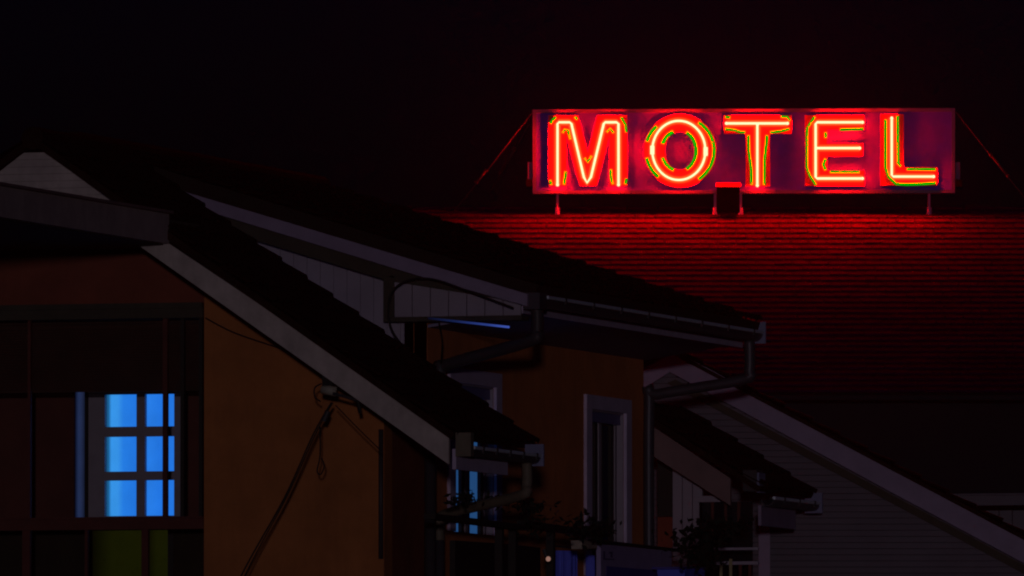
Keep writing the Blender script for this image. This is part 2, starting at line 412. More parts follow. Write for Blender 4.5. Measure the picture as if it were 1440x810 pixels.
# roof: thick slab under tiles, right and left slopes
dn = (up_edge[-1] - up_edge[0]); L_ = dn.length
yRb = yB - .03
def slope_roof(root, ridge, eave, y0, y1, thick, material, course, name='roof', offs=.0, mi=0):
    D = Vector((eave.x - ridge.x, 0, eave.z - ridge.z)); ls = D.length; D.normalize()
    N = Vector((-D.z, 0, D.x)) if D.x > 0 else Vector((D.z, 0, -D.x))
    if N.z < 0: N = -N
    m = MB(); a = Vector((ridge.x, y0, ridge.z)); b = a + D * ls
    m.prism([a + N * offs, b + N * offs, b + N * (offs + thick), a + N * (offs + thick)], (0, y1 - y0, 0), mi)
    barrel_roof(m, a + N * (offs + thick + .005), D, Vector((0, 1, 0)), N, ls, y1 - y0, course)
    return m
ridgeA = Vector((rc, 0, pr(48, 203).z)); 
m = slope_roof(A, ridgeA, Vector((eavepx.x + .03, 0, pr(632, 618).z)), yR - .05, yRb, .07, None, .33, offs=.0)
m2 = slope_roof(A, ridgeA, Vector((2 * rc - eavepx.x - .03, 0, pr(632, 618).z)), yR - .05, yRb, .07, None, .33)
m.v_off = len(m.v)
k0 = len(m.v); m.v += m2.v; m.f += [tuple(i + k0 for i in f) for f in m2.f]; m.m += m2.m
m.tube([(rc, yR - .06, ridgeA.z + .06), (rc, yRb, ridgeA.z + .06)], .12, 10)
m.build('roof', MT['tile'], A)
# eave: fascia, gutter, hopper, downpipe
xe = pr(640, 630).x + .07; ze = pr(640, 628).z
ye1 = PX(748, 630, xe).y
fz0, fz1 = pr(636, 660).z, pr(636, 634).z
fb = MB(); fb.box(xe - .10, xe - .06, yR + .002, PX(722, 655, xe).y, fz0, fz1 + .02); fb.build('eave_fascia', MT['lilac'], A)
G = gutter(A, xe + .02, yR + .1, min(ye1, yRb + .45), ze - .02, .075, 5)
hp = MB(); h0 = PX(650, 630, xe).y; h1 = PX(672, 612, xe).y
hp.box(xe - .06, xe + .10, yR - .02, yR + .09, ze - .10, ze + .14); hp.build('hopper', MT['tanpipe'], G)
a = PX(742, 650, xe); 
yp = PX(738, 650, xe).y
dp = MB(); zz0 = PX(738, 700, xe).z; ptA = PY(617, 727, yA + 1.2); 
xq = xA + .07; yq = PX(618, 727, xq).y
dp.tube(arc([(xe + .02, yp, ze - .09), (xe + .02, yp, zz0 + .12), (xe - .06, yp, zz0 + .02), (xq + .1, yq, PX(618, 722, xq).z), (xq, yq, PX(618, 735, xq).z), (xq, yq, PX(618, 760, xq).z)], 6), .055, 10)
dp.build('downpipe', MT['tanpipe'], A, True)
dp = MB(); dp.tube([(xq, yq, PX(618, 757, xq).z), (xq, yq, 0.1)], .052, 10)
dp.build('downpipe', MT['metal'], A, True)
dp = MB(); xs2 = xA + .06; ys2 = PX(605, 700, xs2).y; dp.tube([(xs2, ys2 , PX(605, 640, xs2).z), (xs2, ys2, .1)], .06, 10); dp.build('drainpipe', MT['pipe'], A, True)
cr = MB(); v0 = PY(537, 604, yA); v1 = PY(537, 786, yA); cr.tube([(v0.x, yA - .03, v0.z), (v0.x, yA - .03, v1.z)], .026, 8); cr.build('corner_conduit', MT['pipe'], A, True)

# ------------------------------------------------------------------ cables on house A
def cable(pts, r, label, name='cable', seg=8):
    m = MB(); m.tube(arc(pts, seg), r, 6); o = m.build(name, MT['cable'], None, True); tag(o, label, 'cable'); return o
f = lambda px, py, dy=-.06: PY(px, py, yA + dy)
ins = thing('cable_bracket', f(462, 570), 'grey ceramic cable bracket fixed under the white rake board of the near orange house', 'bracket')
m = MB(); c0 = PY(463, 551, yR + .12)
m.tube([c0 + Vector((-.075, 0, .03)), c0 + Vector((.075, 0, .0))], .05, 12); m.build('insulator', MT['insul'], ins, True)
m = MB(); m.box(c0.x - .06, c0.x + .05, c0.y - .05, c0.y + .06, c0.z + .06, c0.z + .17); m.build('mount', MT['cable'], ins)
m = MB(); m.tube([c0 + Vector((.06, -.06, -.02)), c0 + Vector((.14, -.06, -.04)), c0 + Vector((.30, 0, -.09))], .018, 6); m.build('rod', MT['pipe'], ins)
m = MB(); m.tube([c0 + Vector((.30, 0, -.09)), c0 + Vector((.33, 0, -.22))], .02, 6); m.build('clamp', MT['cable'], ins)
m = MB(); m.tube(arc([c0 + Vector((-.06, -.07, .08)), c0 + Vector((-.13, -.07, .04)), c0 + Vector((-.13, -.07, -.05)), c0 + Vector((-.07, -.07, -.1))], 6), .008, 6); m.build('loop', MT['cable'], ins)
cb = lambda px, py: PY(px, py, yR + .1)
cable([cb(466, 566), cb(440, 612), cb(400, 700), cb(338, 812), cb(270, 960)], .0085, 'thick black service cable running down from the ceramic bracket past the orange wall')
cable([cb(468, 566), cb(443, 612), cb(404, 697), cb(345, 808), cb(280, 955)], .007, 'thin black wire hanging beside the thick service cable below the bracket')
m = MB(); m.tube([cb(461, 578), cb(455, 592)], .03, 8); tag(m.build('cable_clamp', MT['pipe']), 'small dark tension clamp gripping the service cable just below the bracket', 'clamp')
cable([cb(472, 570), cb(505, 604), cb(536, 634)], .006, 'thin wire running from the bracket to the corner pipe of the orange wall')
cable([cb(450, 600), cb(450, 640), cb(446, 662), cb(451, 667), cb(456, 655), cb(452, 644)], .007, 'small wire loop dangling on the orange wall below the bracket')
cable([f(289, 447), f(330, 468), f(395, 490)], .007, 'faint wire crossing the upper orange wall under the rake board')

# ------------------------------------------------------------------ HOUSE B: taller orange house behind, white boarded gable
oB = .55; yRB = yB - oB if False else yB - .35
yB2 = None
pb = lambda px, py: PY(px, py, yB + .35)     # wall plane of the boarded gable
yBw = yB + .35; yRB = yB + .02
xB = pb(601, 480).x
qb = lambda px, py: PY(px, py, yRB)
xeB = qb(744, 420).x
B = thing('house', (xB - 5, yBw + 4, 0), 'taller orange house behind, with white boarded gable, long gutter and tall shuttered windows', 'house')
yB2 = PX(905, 600, xB).y                     # far corner
yBe = PX(1058, 470, xeB).y                   # far end of eave
apex = qb(105, 214); eB = qb(745, 410)
# boarded gable wall
zE = qb(744, 428).z
m = MB(); bw = .145
gz = lambda x: apex.z + (eB.z - apex.z) * (x - apex.x) / (eB.x - apex.x) - .16
x = xB - bw
while x > apex.x - 1.0:
    if x < apex.x - .2: break
    m.prism([Vector((x, yBw, 3)), Vector((x + bw - .004, yBw, 3)), Vector((x + bw - .004, yBw, gz(x + bw))), Vector((x, yBw, gz(x)))], (0, .05, 0)); x -= bw
m.box(apex.x - 9, xB - .01, yBw + .052, yBw + .2, 0, eB.z)
m.prism([Vector((apex.x - 6, yBw + .052, eB.z)), Vector((xB - .01, yBw + .052, eB.z)), Vector((xB - .01, yBw + .052, gz(xB) - .02)), Vector((apex.x, yBw + .052, gz(apex.x) - .02))], (0, .14, 0))
m.build('gable_boards', MT['board'], B)
# side wall with two windows
o1 = (PX(637, 600, xB).y, PX(694, 600, xB).y); o2 = (PX(828.5, 650, xB).y, PX(877, 650, xB).y)
z1t = PX(665, 541, xB).z; z2t = PX(852, 578, xB).z; z1b = PX(665, 750, xB).z; z2b = PX(852, 812, xB).z
m = MB(); wall_x(m, xB - .25, xB, yBw, yB2, 0, PX(750, 478, xB).z + .25, [(o1[0], o1[1], z1b, z1t), (o2[0], o2[1], z2b, z2t)])
m.build('side_wall', MT['orange_b'], B)
m = MB(); m.box(xB - 9, xB - .01, yB2 - .2, yB2 - .005, 0, eB.z); m.build('back_wall', MT['orange_b'], B)
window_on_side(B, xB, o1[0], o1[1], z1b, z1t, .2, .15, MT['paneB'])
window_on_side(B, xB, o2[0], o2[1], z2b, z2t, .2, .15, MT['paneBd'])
# rake board, dark band below it, roof
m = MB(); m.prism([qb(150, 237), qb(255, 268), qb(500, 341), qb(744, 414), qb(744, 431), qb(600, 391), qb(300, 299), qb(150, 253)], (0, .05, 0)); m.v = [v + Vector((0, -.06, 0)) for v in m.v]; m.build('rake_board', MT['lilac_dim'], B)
m = MB(); m.prism([qb(150, 253) + Vector((0, .06, 0)), qb(700, 420) + Vector((0, .06, 0)), qb(545, 395) + Vector((0, .06, 0)), qb(345, 334) + Vector((0, .06, 0)), qb(150, 275) + Vector((0, .06, 0))], (0, .18, 0)); m.build('dark_band', MT['darkwood'], B)
m = slope_roof(B, apex + Vector((0, 0, .02)), eB + Vector((.06, 0, -.01)), yRB - .005, yBe, .19, None, .34, offs=-.11, mi=1)
ae = Vector((2 * apex.x - eB.x, 0, eB.z))
m2 = slope_roof(B, apex + Vector((0, 0, .02)), ae, yRB - .005, yBe, .19, None, .34, offs=-.11, mi=1)
k0 = len(m.v); m.v += m2.v; m.f += [tuple(i + k0 for i in f_) for f_ in m2.f]; m.m += m2.m
m.tube([(apex.x, yRB - .06, apex.z + .10), (apex.x, yBe, apex.z + .10)], .12, 10)
m.build('roof', [MT['tile'], MT['undertile']], B)
# boxed eave return at the near corner
zr0 = qb(640, 444).z
m = MB(); x0 = qb(552, 420).x; x1 = xeB - .10
nn = 7
for k in range(nn):
    xa = x0 + (x1 - x0) * k / nn; xb = x0 + (x1 - x0) * (k + 1) / nn - .01
    m.prism([Vector((xa, yRB + .07, zr0)), Vector((xb, yRB + .07, zr0)), Vector((xb, yRB + .07, gz(xb) + .03)), Vector((xa, yRB + .07, gz(xa) + .03))], (0, .03, 0))
m.box(x0, xB - .01, yRB + .101, yBw - .005, zr0, zr0 + .3)
m.build('eave_box', MT['board'], B)
m = MB(); m.box(x0 - .12, x1, yRB + .06, yBw - .006, zr0 - .05, zr0 - .002); m.box(x0 - .12, x0 - .005, yRB + .06, yBw - .006, zr0, qb(548, 388).z); m.build('eave_box_trim', MT['darkwood'], B)
# eave soffit along the side, fascia, gutter
zs0 = PX(760, 438, xeB).z
zwl = PX(750, 483, xB).z
m = MB(); m.prism([Vector((xeB - .135, yBw, zs0 + .01)), Vector((xeB - .135, yBw, zs0 + .04)), Vector((xB + .003, yBw, zwl + .03)), Vector((xB + .003, yBw, zwl))], (0, yBe - .05 - yBw, 0)); m.build('soffit', MT['soffit'], B)
m = MB(); m.box(xeB - .13, xeB - .10, yRB + .11, yBe - .03, zs0 - .03, zs0 + .17); m.build('eave_fascia', MT['lilac'], B)
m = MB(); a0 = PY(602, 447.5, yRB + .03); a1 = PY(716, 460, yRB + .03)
m.tube([a0, a0.lerp(a1, .5), a1], .013, 6); m.build('eave_highlight', glow_bands('blue_highlight', [(0, (.002, .003, .010)), (.35, (.007, .014, .065)), (.75, (.022, .045, .23)), (1, (.045, .085, .40))], a0.x, a1.x), B)  # glowing strip painted in for a blue highlight under the eave box
zg = PX(760, 421, xeB).z
G = gutter(B, xeB + .03, yRB + .25, yBe, zg, .09, 8)
m = MB(); m.box(xeB - .06, xeB + .12, yRB - .02, yRB + .24, zg - .12, zg + .05); m.build('hopper', MT['metal'], G)
def swan(root, xg, yg, ztop, px, py, pyv, pyb, xw, matn, r=.06):
    """outlet from gutter, slanted back to the wall, then down"""
    yw = PX(px, py, xw).y
    dp = MB(); dp.tube(arc([(xg, yg, ztop), (xg, yg, pyv + .1), (xg - .08, yg, pyv), (xw + .12, yw, PX(px, py, xw).z + .03), (xw + .04, yw, PX(px, py, xw).z - .05), (xw + .04, yw, PX(px, pyb, xw).z)], 6), r, 10)
    return dp.build('downpipe', MT[matn], root, True)
yg1 = yRB + .18
swan(B, xeB + .03, yg1, zg - .09, 614, 517, PX(742, 478, xeB).z, 640, xB + .05, 'pipe', .065)
yg2 = PX(1050, 480, xeB).y
swan(B, xeB + .03, yg2, zg - .08, 908, 559, PX(1050, 534, xeB).z, 840, xB + .06, 'metal', .06)
bb = lambda px, py: PY(px, py, yRB - .12)
cable([bb(604, 516), bb(575, 495), bb(553, 468), bb(546, 440), bb(552, 410), bb(575, 394), bb(610, 393), bb(660, 410), bb(722, 433)], .012, 'black cable looping across the white boarded gable end beside the long gutter')
cable([PX(616, 448, xB + .2), PX(622, 480, xB + .2), PX(620, 515, xB + .1)], .01, 'short black wire hanging between the blue highlight strip and the slanted dark downpipe')

# ------------------------------------------------------------------ rear wing F and house E
yF = yB2 + .25
qf = lambda px, py: PY(px, py, yF)
F = thing('house_extension', (qf(960, 700).x, yF + 1, 0), 'low tiled extension with brown rake board and pale boarded wall beside the tall drainpipe', 'extension')
m = MB(); m.prism([qf(880, 574), qf(1027, 673), qf(1027, 711), qf(880, 617)], (0, .05, 0)); m.build('rake_board', MT['rake2'], F)
xF = qf(1006, 700).x; xeF = qf(1058, 700).x
yFe = PX(1131, 700, xeF).y
m = slope_roof(F, qf(880, 572), Vector((xeF + .08, 0, qf(1058, 692).z)), yF - .05, yFe, .06, None, .33)
m.build('roof', MT['tile'], F)
yFw = yF + .4
wq = lambda px, py: PY(px, py, yFw)
m = MB(); bx = wq(946, 700).x
while bx < wq(984, 700).x - .05:
    m.box(bx, bx + .105, yFw, yFw + .05, 0, qf(960, 668).z + .2 - (bx - wq(946, 700).x) * .6); bx += .115
m.build('boarded_wall', MT['board'], F)
m = MB(); m.box(wq(914, 700).x, wq(945, 700).x, yFw + .3, yFw + .35, 0, wq(930, 726).z); m.build('orange_panel', MT['brown'], F)
m = MB(); m.box(wq(914, 700).x, wq(945, 700).x, yFw + .3, yFw + .36, wq(930, 725).z, wq(930, 615).z); m.build('dark_doorway', MT['darkframe'], F)
m = MB(); fx0, fx1 = wq(984, 700).x, wq(1058, 700).x; m.box(fx0 - .04, wq(1026, 700).x, yFw - .03, yFw + .02, wq(1000, 706).z, wq(1000, 700).z + .02); m.box(fx0 - .04, fx0, yFw - .03, yFw + .02, wq(1000, 752).z, wq(1000, 706).z)
Wn = m.build('window', MT['board'], F)
m = MB(); m.box(fx0, fx1, yFw, yFw + .02, 0, wq(1000, 706).z); m.build('pane', MT['glass'], Wn)
m = MB()
for k in range(1, 4): m.box(fx0 + (fx1 - fx0) * k / 4 - .015, fx0 + (fx1 - fx0) * k / 4 + .015, yFw - .02, yFw - .002, wq(1000, 752).z, wq(1000, 706).z)
m.build('sash', MT['redwood'], Wn)
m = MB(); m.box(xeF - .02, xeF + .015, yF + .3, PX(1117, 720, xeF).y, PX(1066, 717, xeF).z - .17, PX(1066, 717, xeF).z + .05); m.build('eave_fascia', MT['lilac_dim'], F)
G = gutter(F, xeF + .10, yF + .25, yFe, PX(1066, 702, xeF).z, .075, 3)
m = MB(); m.box(xeF - .10, xeF + .06, yF - .03, yF + .22, PX(1050, 690, xeF).z, PX(1050, 660, xeF).z); m.build('hopper', MT['pipe'], G)
m = MB(); m.box(xeF + .061, xeF + .085, yF - .03, yF + .22, PX(1050, 692, xeF).z, PX(1050, 664, xeF).z); m.build('end_plate', MT['bluemetal'], G)

dE = PY(1131, 720, yFe).dot(HEAD) + .35     # its gable faces the street squarely
qe = lambda px, py: PD(px, py, dE)
eu = lambda px: qe(px, 700).dot(RIGHT)
E = thing('house', M2(dE + 3, eu(1150), 0), 'pale house with horizontal siding and a wide white rake board on its gable', 'house')
apE = qe(943, 497); apu = apE.dot(RIGHT)
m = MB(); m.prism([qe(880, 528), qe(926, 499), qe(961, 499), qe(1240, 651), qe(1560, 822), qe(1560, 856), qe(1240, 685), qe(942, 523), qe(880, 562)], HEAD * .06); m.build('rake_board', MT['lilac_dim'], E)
m = MB(); zb = qe(1100, 900).z; ztp = qe(942, 515).z; bh = .068; z = zb
lu = lambda z_: apu - (apE.z - .1 - z_) / .62
ru = lambda z_: apu + (apE.z - .1 - z_) / .535
m.prism([M2(dE + .2, eu(870), 0), M2(dE + .2, ru(zb), 0), M2(dE + .2, ru(zb), zb), M2(dE + .2, eu(870), zb)], HEAD * .2)
while z < ztp - bh:
    ua = max(lu(z), eu(870)); ub = ru(z + bh) - .1
    m.prism([M2(dE + .150, ua, z), M2(dE + .172, ua, z + bh - .004), M2(dE + .21, ua, z + bh - .004), M2(dE + .21, ua, z)], RIGHT * (ub - ua)); z += bh
m.build('siding', MT['siding'], E)
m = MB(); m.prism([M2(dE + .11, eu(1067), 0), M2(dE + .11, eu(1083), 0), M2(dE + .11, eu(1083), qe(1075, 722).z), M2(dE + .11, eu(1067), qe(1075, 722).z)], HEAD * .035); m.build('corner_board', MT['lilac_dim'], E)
p0 = qe(943, 494.5); p1 = qe(1560, 820); p2 = p0 - RIGHT * (p1 - p0).dot(RIGHT) + Vector((0, 0, p1.z - p0.z))
for p_ in (p1, p2):
    D = (p_ - p0); ls_ = D.length; D.normalize(); N = D.cross(HEAD); N = N if N.z > 0 else -N
    mm = MB(); a_ = p0 - HEAD * .05; mm.prism([a_ - N * .02, a_ + D * ls_ - N * .02, a_ + D * ls_ + N * .02, a_ + N * .02], HEAD * 5)
    barrel_roof(mm, a_ + N * .022, D, HEAD, N, ls_, 5, .33); mm.build('roof', MT['tile'], E)
m = MB(); m.prism([qe(950, 533) + HEAD * .1, qe(1500, 826) + HEAD * .1, qe(1500, 838) + HEAD * .1, qe(938, 538) + HEAD * .1], HEAD * .045); m.build('dark_band', MT['darkwood'], E)

# small far building at the right edge
dD = dE + 6.0
yD = PD(1400, 700, dD).y
qd = lambda px, py: PY(px, py, yD)
Dh = thing('shed', (qd(1420, 750).x + 2, yD + 2, 0), 'small pale boarded outbuilding with flat white eaves at the far right', 'shed')
x0, x1 = qd(1330, 700).x, qd(1600, 700).x
m = MB(); x = x0
while x < x1:
    m.box(x, x + .15, yD, yD + .05, 0, qd(1400, 718).z); x += .16
m.box(x0, x1, yD + .052, yD + 4, 0, qd(1400, 718).z); m.build('wall', MT['siding'], Dh)
m = MB(); m.box(x0 - .1, x1 + .3, yD - .35, yD + 4.4, qd(1400, 712).z, qd(1400, 698).z); m.build('eaves', MT['siding'], Dh)
m = MB(); m.box(x0 - .12, x1 + .35, yD - .40, yD + 4.5, qd(1400, 697.7).z, qd(1400, 695.5).z); m.build('roof', MT['siding'], Dh)

# ------------------------------------------------------------------ MOTEL building behind
DR = 158.6
zR = PD(1000, 292, DR).z
pit = math.radians(18)
ps = lambda s_: (DR - s_ * math.cos(pit), zR - s_ * math.sin(pit))
def vis(depth, z):                        # photo row of a point straight ahead
    v = HEAD * depth + Vector((0, 0, z)) - CAM
    return 405 - FPX * v.dot(UP) / v.dot(FWD)
s_ = 0
while vis(*ps(s_)) < 549: s_ += .02
SL = s_
uL, uR = -13.0, 13.0
MO = thing('motel_building', M2(DR, 2, 0), 'long motel building with a dark red tiled roof below the neon sign', 'motel')
m = MB()
m.prism([M2(DR, uL, zR - .06), M2(ps(SL)[0], uL, ps(SL)[1] - .06), M2(ps(SL)[0], uL, ps(SL)[1] - .11), M2(2 * DR - ps(SL)[0], uL, ps(SL)[1] - .11), M2(2 * DR - ps(SL)[0], uL, ps(SL)[1] - .06)], RIGHT * (uR - uL), 1)
nrows = int(SL / .245); c = SL / nrows; w = .222
Dn = (HEAD * -math.cos(pit) + Vector((0, 0, -math.sin(pit)))); Nn = HEAD * -math.sin(pit) + Vector((0, 0, math.cos(pit)))
for i in range(nrows):
    u = uL + (w / 2 if i % 2 else 0) + random.uniform(-.01, .01)
    while u < uR - w:
        h = .008 + random.uniform(0, .004); j = random.uniform(-.008, .008); g_ = random.uniform(.006, .012)
        s0 = i * c; s1 = s0 + c + j
        base = M2(DR, 0, zR)
        t0 = base + RIGHT * (u + g_ / 2) + Dn * s0 - Nn * .008; t1 = base + RIGHT * (u + w - g_ / 2) + Dn * s0 - Nn * .010
        b0 = base + RIGHT * (u + g_ / 2 + random.uniform(-.003, .003)) + Dn * s1 + Nn * h; b1 = base + RIGHT * (u + w - g_ / 2) + Dn * s1 + Nn * (h + random.uniform(-.004, .004))
        m.face([t0, b0, b1, t1]); m.face([b0, b0 - Nn * .03, b1 - Nn * .03, b1])
        u += w
m.build('roof', [MT['mtile'], MT['black']], MO)
m = MB(); u = uL
while u < uR:
    m.tube([M2(DR, u, zR - .03), M2(DR, u + .36, zR - .027)], .04, 10); u += .38
m.build('ridge_tiles', MT['ridge'], MO, True)
dW, zW = ps(SL - .8)
m = MB()
m.prism([M2(dW, uL + .3, 0), M2(dW, uR - .3, 0), M2(dW, uR - .3, zW - .15), M2(dW, uL + .3, zW - .15)], HEAD * 8); m.build('wall', MT['black'], MO)  # deep shade below the eaves put into the wall's black
# overhead line in front of the motel
cable([PD(1062, 496, 152), PD(1180, 522, 152), PD(1320, 540, 152), PD(1480, 550, 152)], .01, 'thin black overhead wire crossing in front of the red motel roof')

# ------------------------------------------------------------------ MOTEL SIGN
DS = 158.25
k_ = lambda px, py, off=0.0: PD(px, py, DS - off)
S = thing('motel_sign', M2(DS, k_(1046, 270).dot(RIGHT), k_(1046, 292).z), 'glowing red neon sign reading MOTEL standing above the red roof ridge', 'neon sign')
def slab(pxpts, off0, off1, name, matn, parent, mi=None):
    a = [k_(x_, y_, off1) for x_, y_ in pxpts]
    m_ = MB(); m_.prism(a, HEAD * (off1 - off0)); return m_.build(name, matn if not isinstance(matn, str) else MT[matn], parent)
slab([(751, 156), (1341, 154), (1341, 270), (751, 271)], -.16, 0, 'panel', 'panel', S)
m = MB()
fo = [(749, 154), (1343, 152), (1343, 271.5), (749, 272.5)]; fi = [(754, 159), (1338.5, 157), (1338.5, 267), (754, 268)]
for a in range(4):
    b = (a + 1) % 4
    m.prism([k_(*fo[a], .03), k_(*fo[b], .03), k_(*fi[b], .03), k_(*fi[a], .03)], HEAD * .2)
m.build('frame', MT['pframe'], S)
M_face = [(771, 162), (813, 162), (826.5, 215), (840, 162), (882, 162), (882, 261), (857, 261), (857, 190), (839, 261), (815.5, 261), (796.5, 190), (796.5, 261), (771, 261)]
T_face = [(1018, 162), (1113.5, 162), (1113.5, 188), (1083, 188), (1083, 261.5), (1048.5, 261.5), (1048.5, 188), (1018, 188)]
E_face = [(1132, 162), (1215.5, 162), (1215.5, 182), (1163, 182), (1163, 202), (1213.5, 202), (1213.5, 219.5), (1163, 219.5), (1163, 240), (1215.5, 240), (1215.5, 261.5), (1132, 261.5)]
L_face = [(1238, 160.5), (1271, 160.5), (1271, 235), (1318.5, 235), (1318.5, 261), (1238, 261)]
ell = lambda cx, cy_, a, b, n=56: [(cx + a * math.cos(2 * math.pi * i / n), cy_ + b * math.sin(2 * math.pi * i / n)) for i in range(n)]
earc = lambda cx, cy_, a, b, t0, t1, n=14: [(cx + a * math.cos(math.radians(t0 + (t1 - t0) * i / n)), cy_ + b * math.sin(math.radians(t0 + (t1 - t0) * i / n))) for i in range(n + 1)]
letters = {
 'M': (M_face, [[(784, 260), (784, 174), (786, 172), (801, 172), (803.5, 174), (821, 249), (825.5, 257), (831, 249), (849, 174), (851, 172), (867, 172), (869.7, 174), (869.8, 260)]],
   [[(774, 174), (778, 168), (782, 165)], [(808, 164.5), (812, 168)], [(791, 187), (794, 182), (799, 183), (802, 196)], [(853, 186), (858, 180.5), (863, 187)], [(822, 222), (826.5, 228), (832, 219)], [(873.5, 165), (879.5, 176), (880.5, 186)], [(773.5, 253), (775.5, 260)], [(793, 259.5), (795.5, 241)], [(859, 238), (859.5, 251), (862, 259)], [(879, 259), (881, 251)]]),
 'O': (None, [], [earc(957, 212, 47, 47, -58, 58), earc(956, 212, 48, 46, 196, 228), earc(956, 212, 47.5, 46.5, 128, 168), earc(955.5, 212, 23.5, 28.5, -66, 66), earc(955.5, 212, 25.5, 28.5, 108, 160), earc(955.5, 212, 25.5, 28.5, 200, 250)]),
 'T': (T_face, [[(1021.5, 173.5), (1107.5, 173.5)], [(1065, 175), (1065, 261)]],
   [[(1019.5, 164.5), (1027, 165.5)], [(1098, 164), (1107, 164.5), (1111, 170)], [(1019.5, 181), (1033, 182.5), (1041, 185.5), (1048, 186)], [(1052.5, 190), (1053.5, 215), (1056.5, 236), (1057, 260)], [(1078.5, 190), (1077, 206), (1074.8, 225), (1074.4, 260)], [(1083, 186), (1097, 184.5), (1110, 181)]]),
 'E': (E_face, [[(1213, 172), (1149, 172), (1147, 174), (1147, 249), (1149, 251), (1213, 251)], [(1148, 208.3), (1209, 208.3)]],
   [[(1146, 164), (1140, 173), (1135, 181), (1134.8, 236), (1139, 247), (1147.5, 260)], [(1161, 186), (1161, 194)], [(1181, 182), (1214, 181)], [(1161, 223), (1157.5, 231), (1161, 239.5)], [(1167, 242), (1209, 242)]]),
 'L': (L_face, [[(1254, 166), (1254, 246), (1256, 248.3), (1313, 248.3)]],
   [[(1245.5, 168), (1245.5, 236), (1250, 249), (1260, 258.5), (1275, 259.5), (1300, 258.5), (1316, 257)], [(1262, 163), (1262.8, 230), (1267, 234)], [(1275, 238), (1316, 238.5)]]),
}
def dense(pts, step=4):
    out = [pts[0]]
    for a, b in zip(pts, pts[1:]):
        n_ = max(1, int(math.dist(a, b) / step))
        out += [(a[0] + (b[0] - a[0]) * i / n_, a[1] + (b[1] - a[1]) * i / n_) for i in range(1, n_ + 1)]
    return out
FO, TO, GO = .05, .097, .056
for ch, (face, tubes, greens) in letters.items():
    if ch == 'O':
        m = MB(); n_ = 64; o_ = ell(956.5, 211.8, 51, 51.7, n_); i_ = ell(956, 212, 21.0, 27.0, n_)
        for a in range(n_):
            b = (a + 1) % n_
            fo_ = [k_(*o_[a], FO), k_(*o_[b], FO), k_(*i_[b], FO), k_(*i_[a], FO)]
            m.face(fo_)
            m.face([k_(*o_[a], FO), k_(*o_[a], .002), k_(*o_[b], .002), k_(*o_[b], FO)])
            m.face([k_(*i_[a], FO), k_(*i_[b], FO), k_(*i_[b], .002), k_(*i_[a], .002)])
        lt = m.build('letter', MT['letter'], S)
    else:
        lt = slab(face, .002, FO, 'letter', 'letter', S)
    lt['label'] = 'red channel letter ' + ch
    core = MB(); halo = MB()
    if ch == 'O':
        e_ = [k_(*p_, TO) for p_ in ell(954.6, 211.5, 37.3, 41.6, 72)]
        core.tube(e_, .0145, 8, closed=True); halo.tube(e_, .044, 12, closed=True)
        for p_ in ((917.3, 211), (992.3, 213)):
            core.tube([k_(p_[0], p_[1] - 6, TO), k_(p_[0], p_[1] + 6, TO)], .027, 8)
    for t in tubes:
        e_ = [k_(*p_, TO) for p_ in dense(t, 40)]
        core.tube(e_, .0145, 8); halo.tube(e_, .044, 12)
        for p_ in (t[0], t[-1]):
            core.tube([k_(p_[0], p_[1], TO - .05), k_(p_[0], p_[1], TO)], .020, 8)
    tb = core.build('neon_tube', MT['tube'], lt, True)
    halo.build('tube_halo', MT['halo'], lt, True)  # glowing shell shaped as the lens bloom around the tubes
    gr_ = MB()
    for t in greens:
        gr_.tube([k_(*p_, GO + .012) for p_ in t], .0175 if ch != 'O' else .0235, 6)
    gr_.build('green_fringe', MT['green'], lt, True)  # green colour fringes beside the tubes, built as added glowing strokes
# legs, transformer box, side electrode boxes
for px in (784, 1005.5, 1041.5, 1306.5):
    m = MB(); a = k_(px, 269, -.06); b = k_(px, 300, .0); m.tube([a, Vector((a.x, a.y, k_(px, 300).z - .02))], .017, 8)
    c0_ = k_(px, 297); m.tube([Vector((a.x, a.y, c0_.z - .04)), Vector((a.x, a.y, c0_.z + .05))], .032, 8)
    m.build('leg', MT['post'], S)
slab([(1008, 262), (1040, 262), (1040, 297), (1008, 297)], .0, .20, 'transformer_box', 'boxm', S)
m = MB(); m.prism([k_(1007, 256.5, .0), k_(1007, 262, .22), k_(1007, 263, .22), k_(1007, 263, .0)], k_(1041.5, 263, 0) - k_(1007, 263, 0)); m.build('transformer_lid', MT['letter'], S)
for (a, b) in ((742, 748.5), (1344, 1350)):
    eb = slab([(a, 228), (b, 228), (b, 252), (a, 252)], -.12, .02, 'electrode_box', 'pframe', S)
for (a, b) in ((740, 748), (1344, 1353)):
    slab([(a, 252.5), (b, 252.5), (b, 262), (a, 262)], -.12, .03, 'bracket', 'boxm', S)
# guy wires
def guy(p0, p1, turn, label, grp=None):
    t = thing('guy_wire', p1, label, 'wire')
    m_ = MB(); m_.tube([p0, p0.lerp(p1, .5) + Vector((0, 0, -.02)), p1], .005, 6); m_.build('strand', MT['wire'], t, True)
    m_ = MB(); a = p0.lerp(p1, turn[0]); b = p0.lerp(p1, turn[1]); m_.tube([a, b], .016, 8); m_.tube([a.lerp(b, .0), a.lerp(b, .08)], .026, 8); m_.tube([a.lerp(b, .92), b], .026, 8); m_.build('turnbuckle', MT['wire'], t, True)
guy(k_(748, 159, .02), k_(632, 304, .15), (.55, .68), 'long red lit guy wire slanting down left from the top corner of the sign')
guy(k_(743, 176, -.5), k_(690, 268, -1.0), (.35, .75), 'short faint guy wire with turnbuckle behind the left end of the sign')
guy(k_(1344, 157, .02), k_(1475, 318, .15), (.37, .57), 'red lit guy wire slanting down right from the sign with a small turnbuckle')

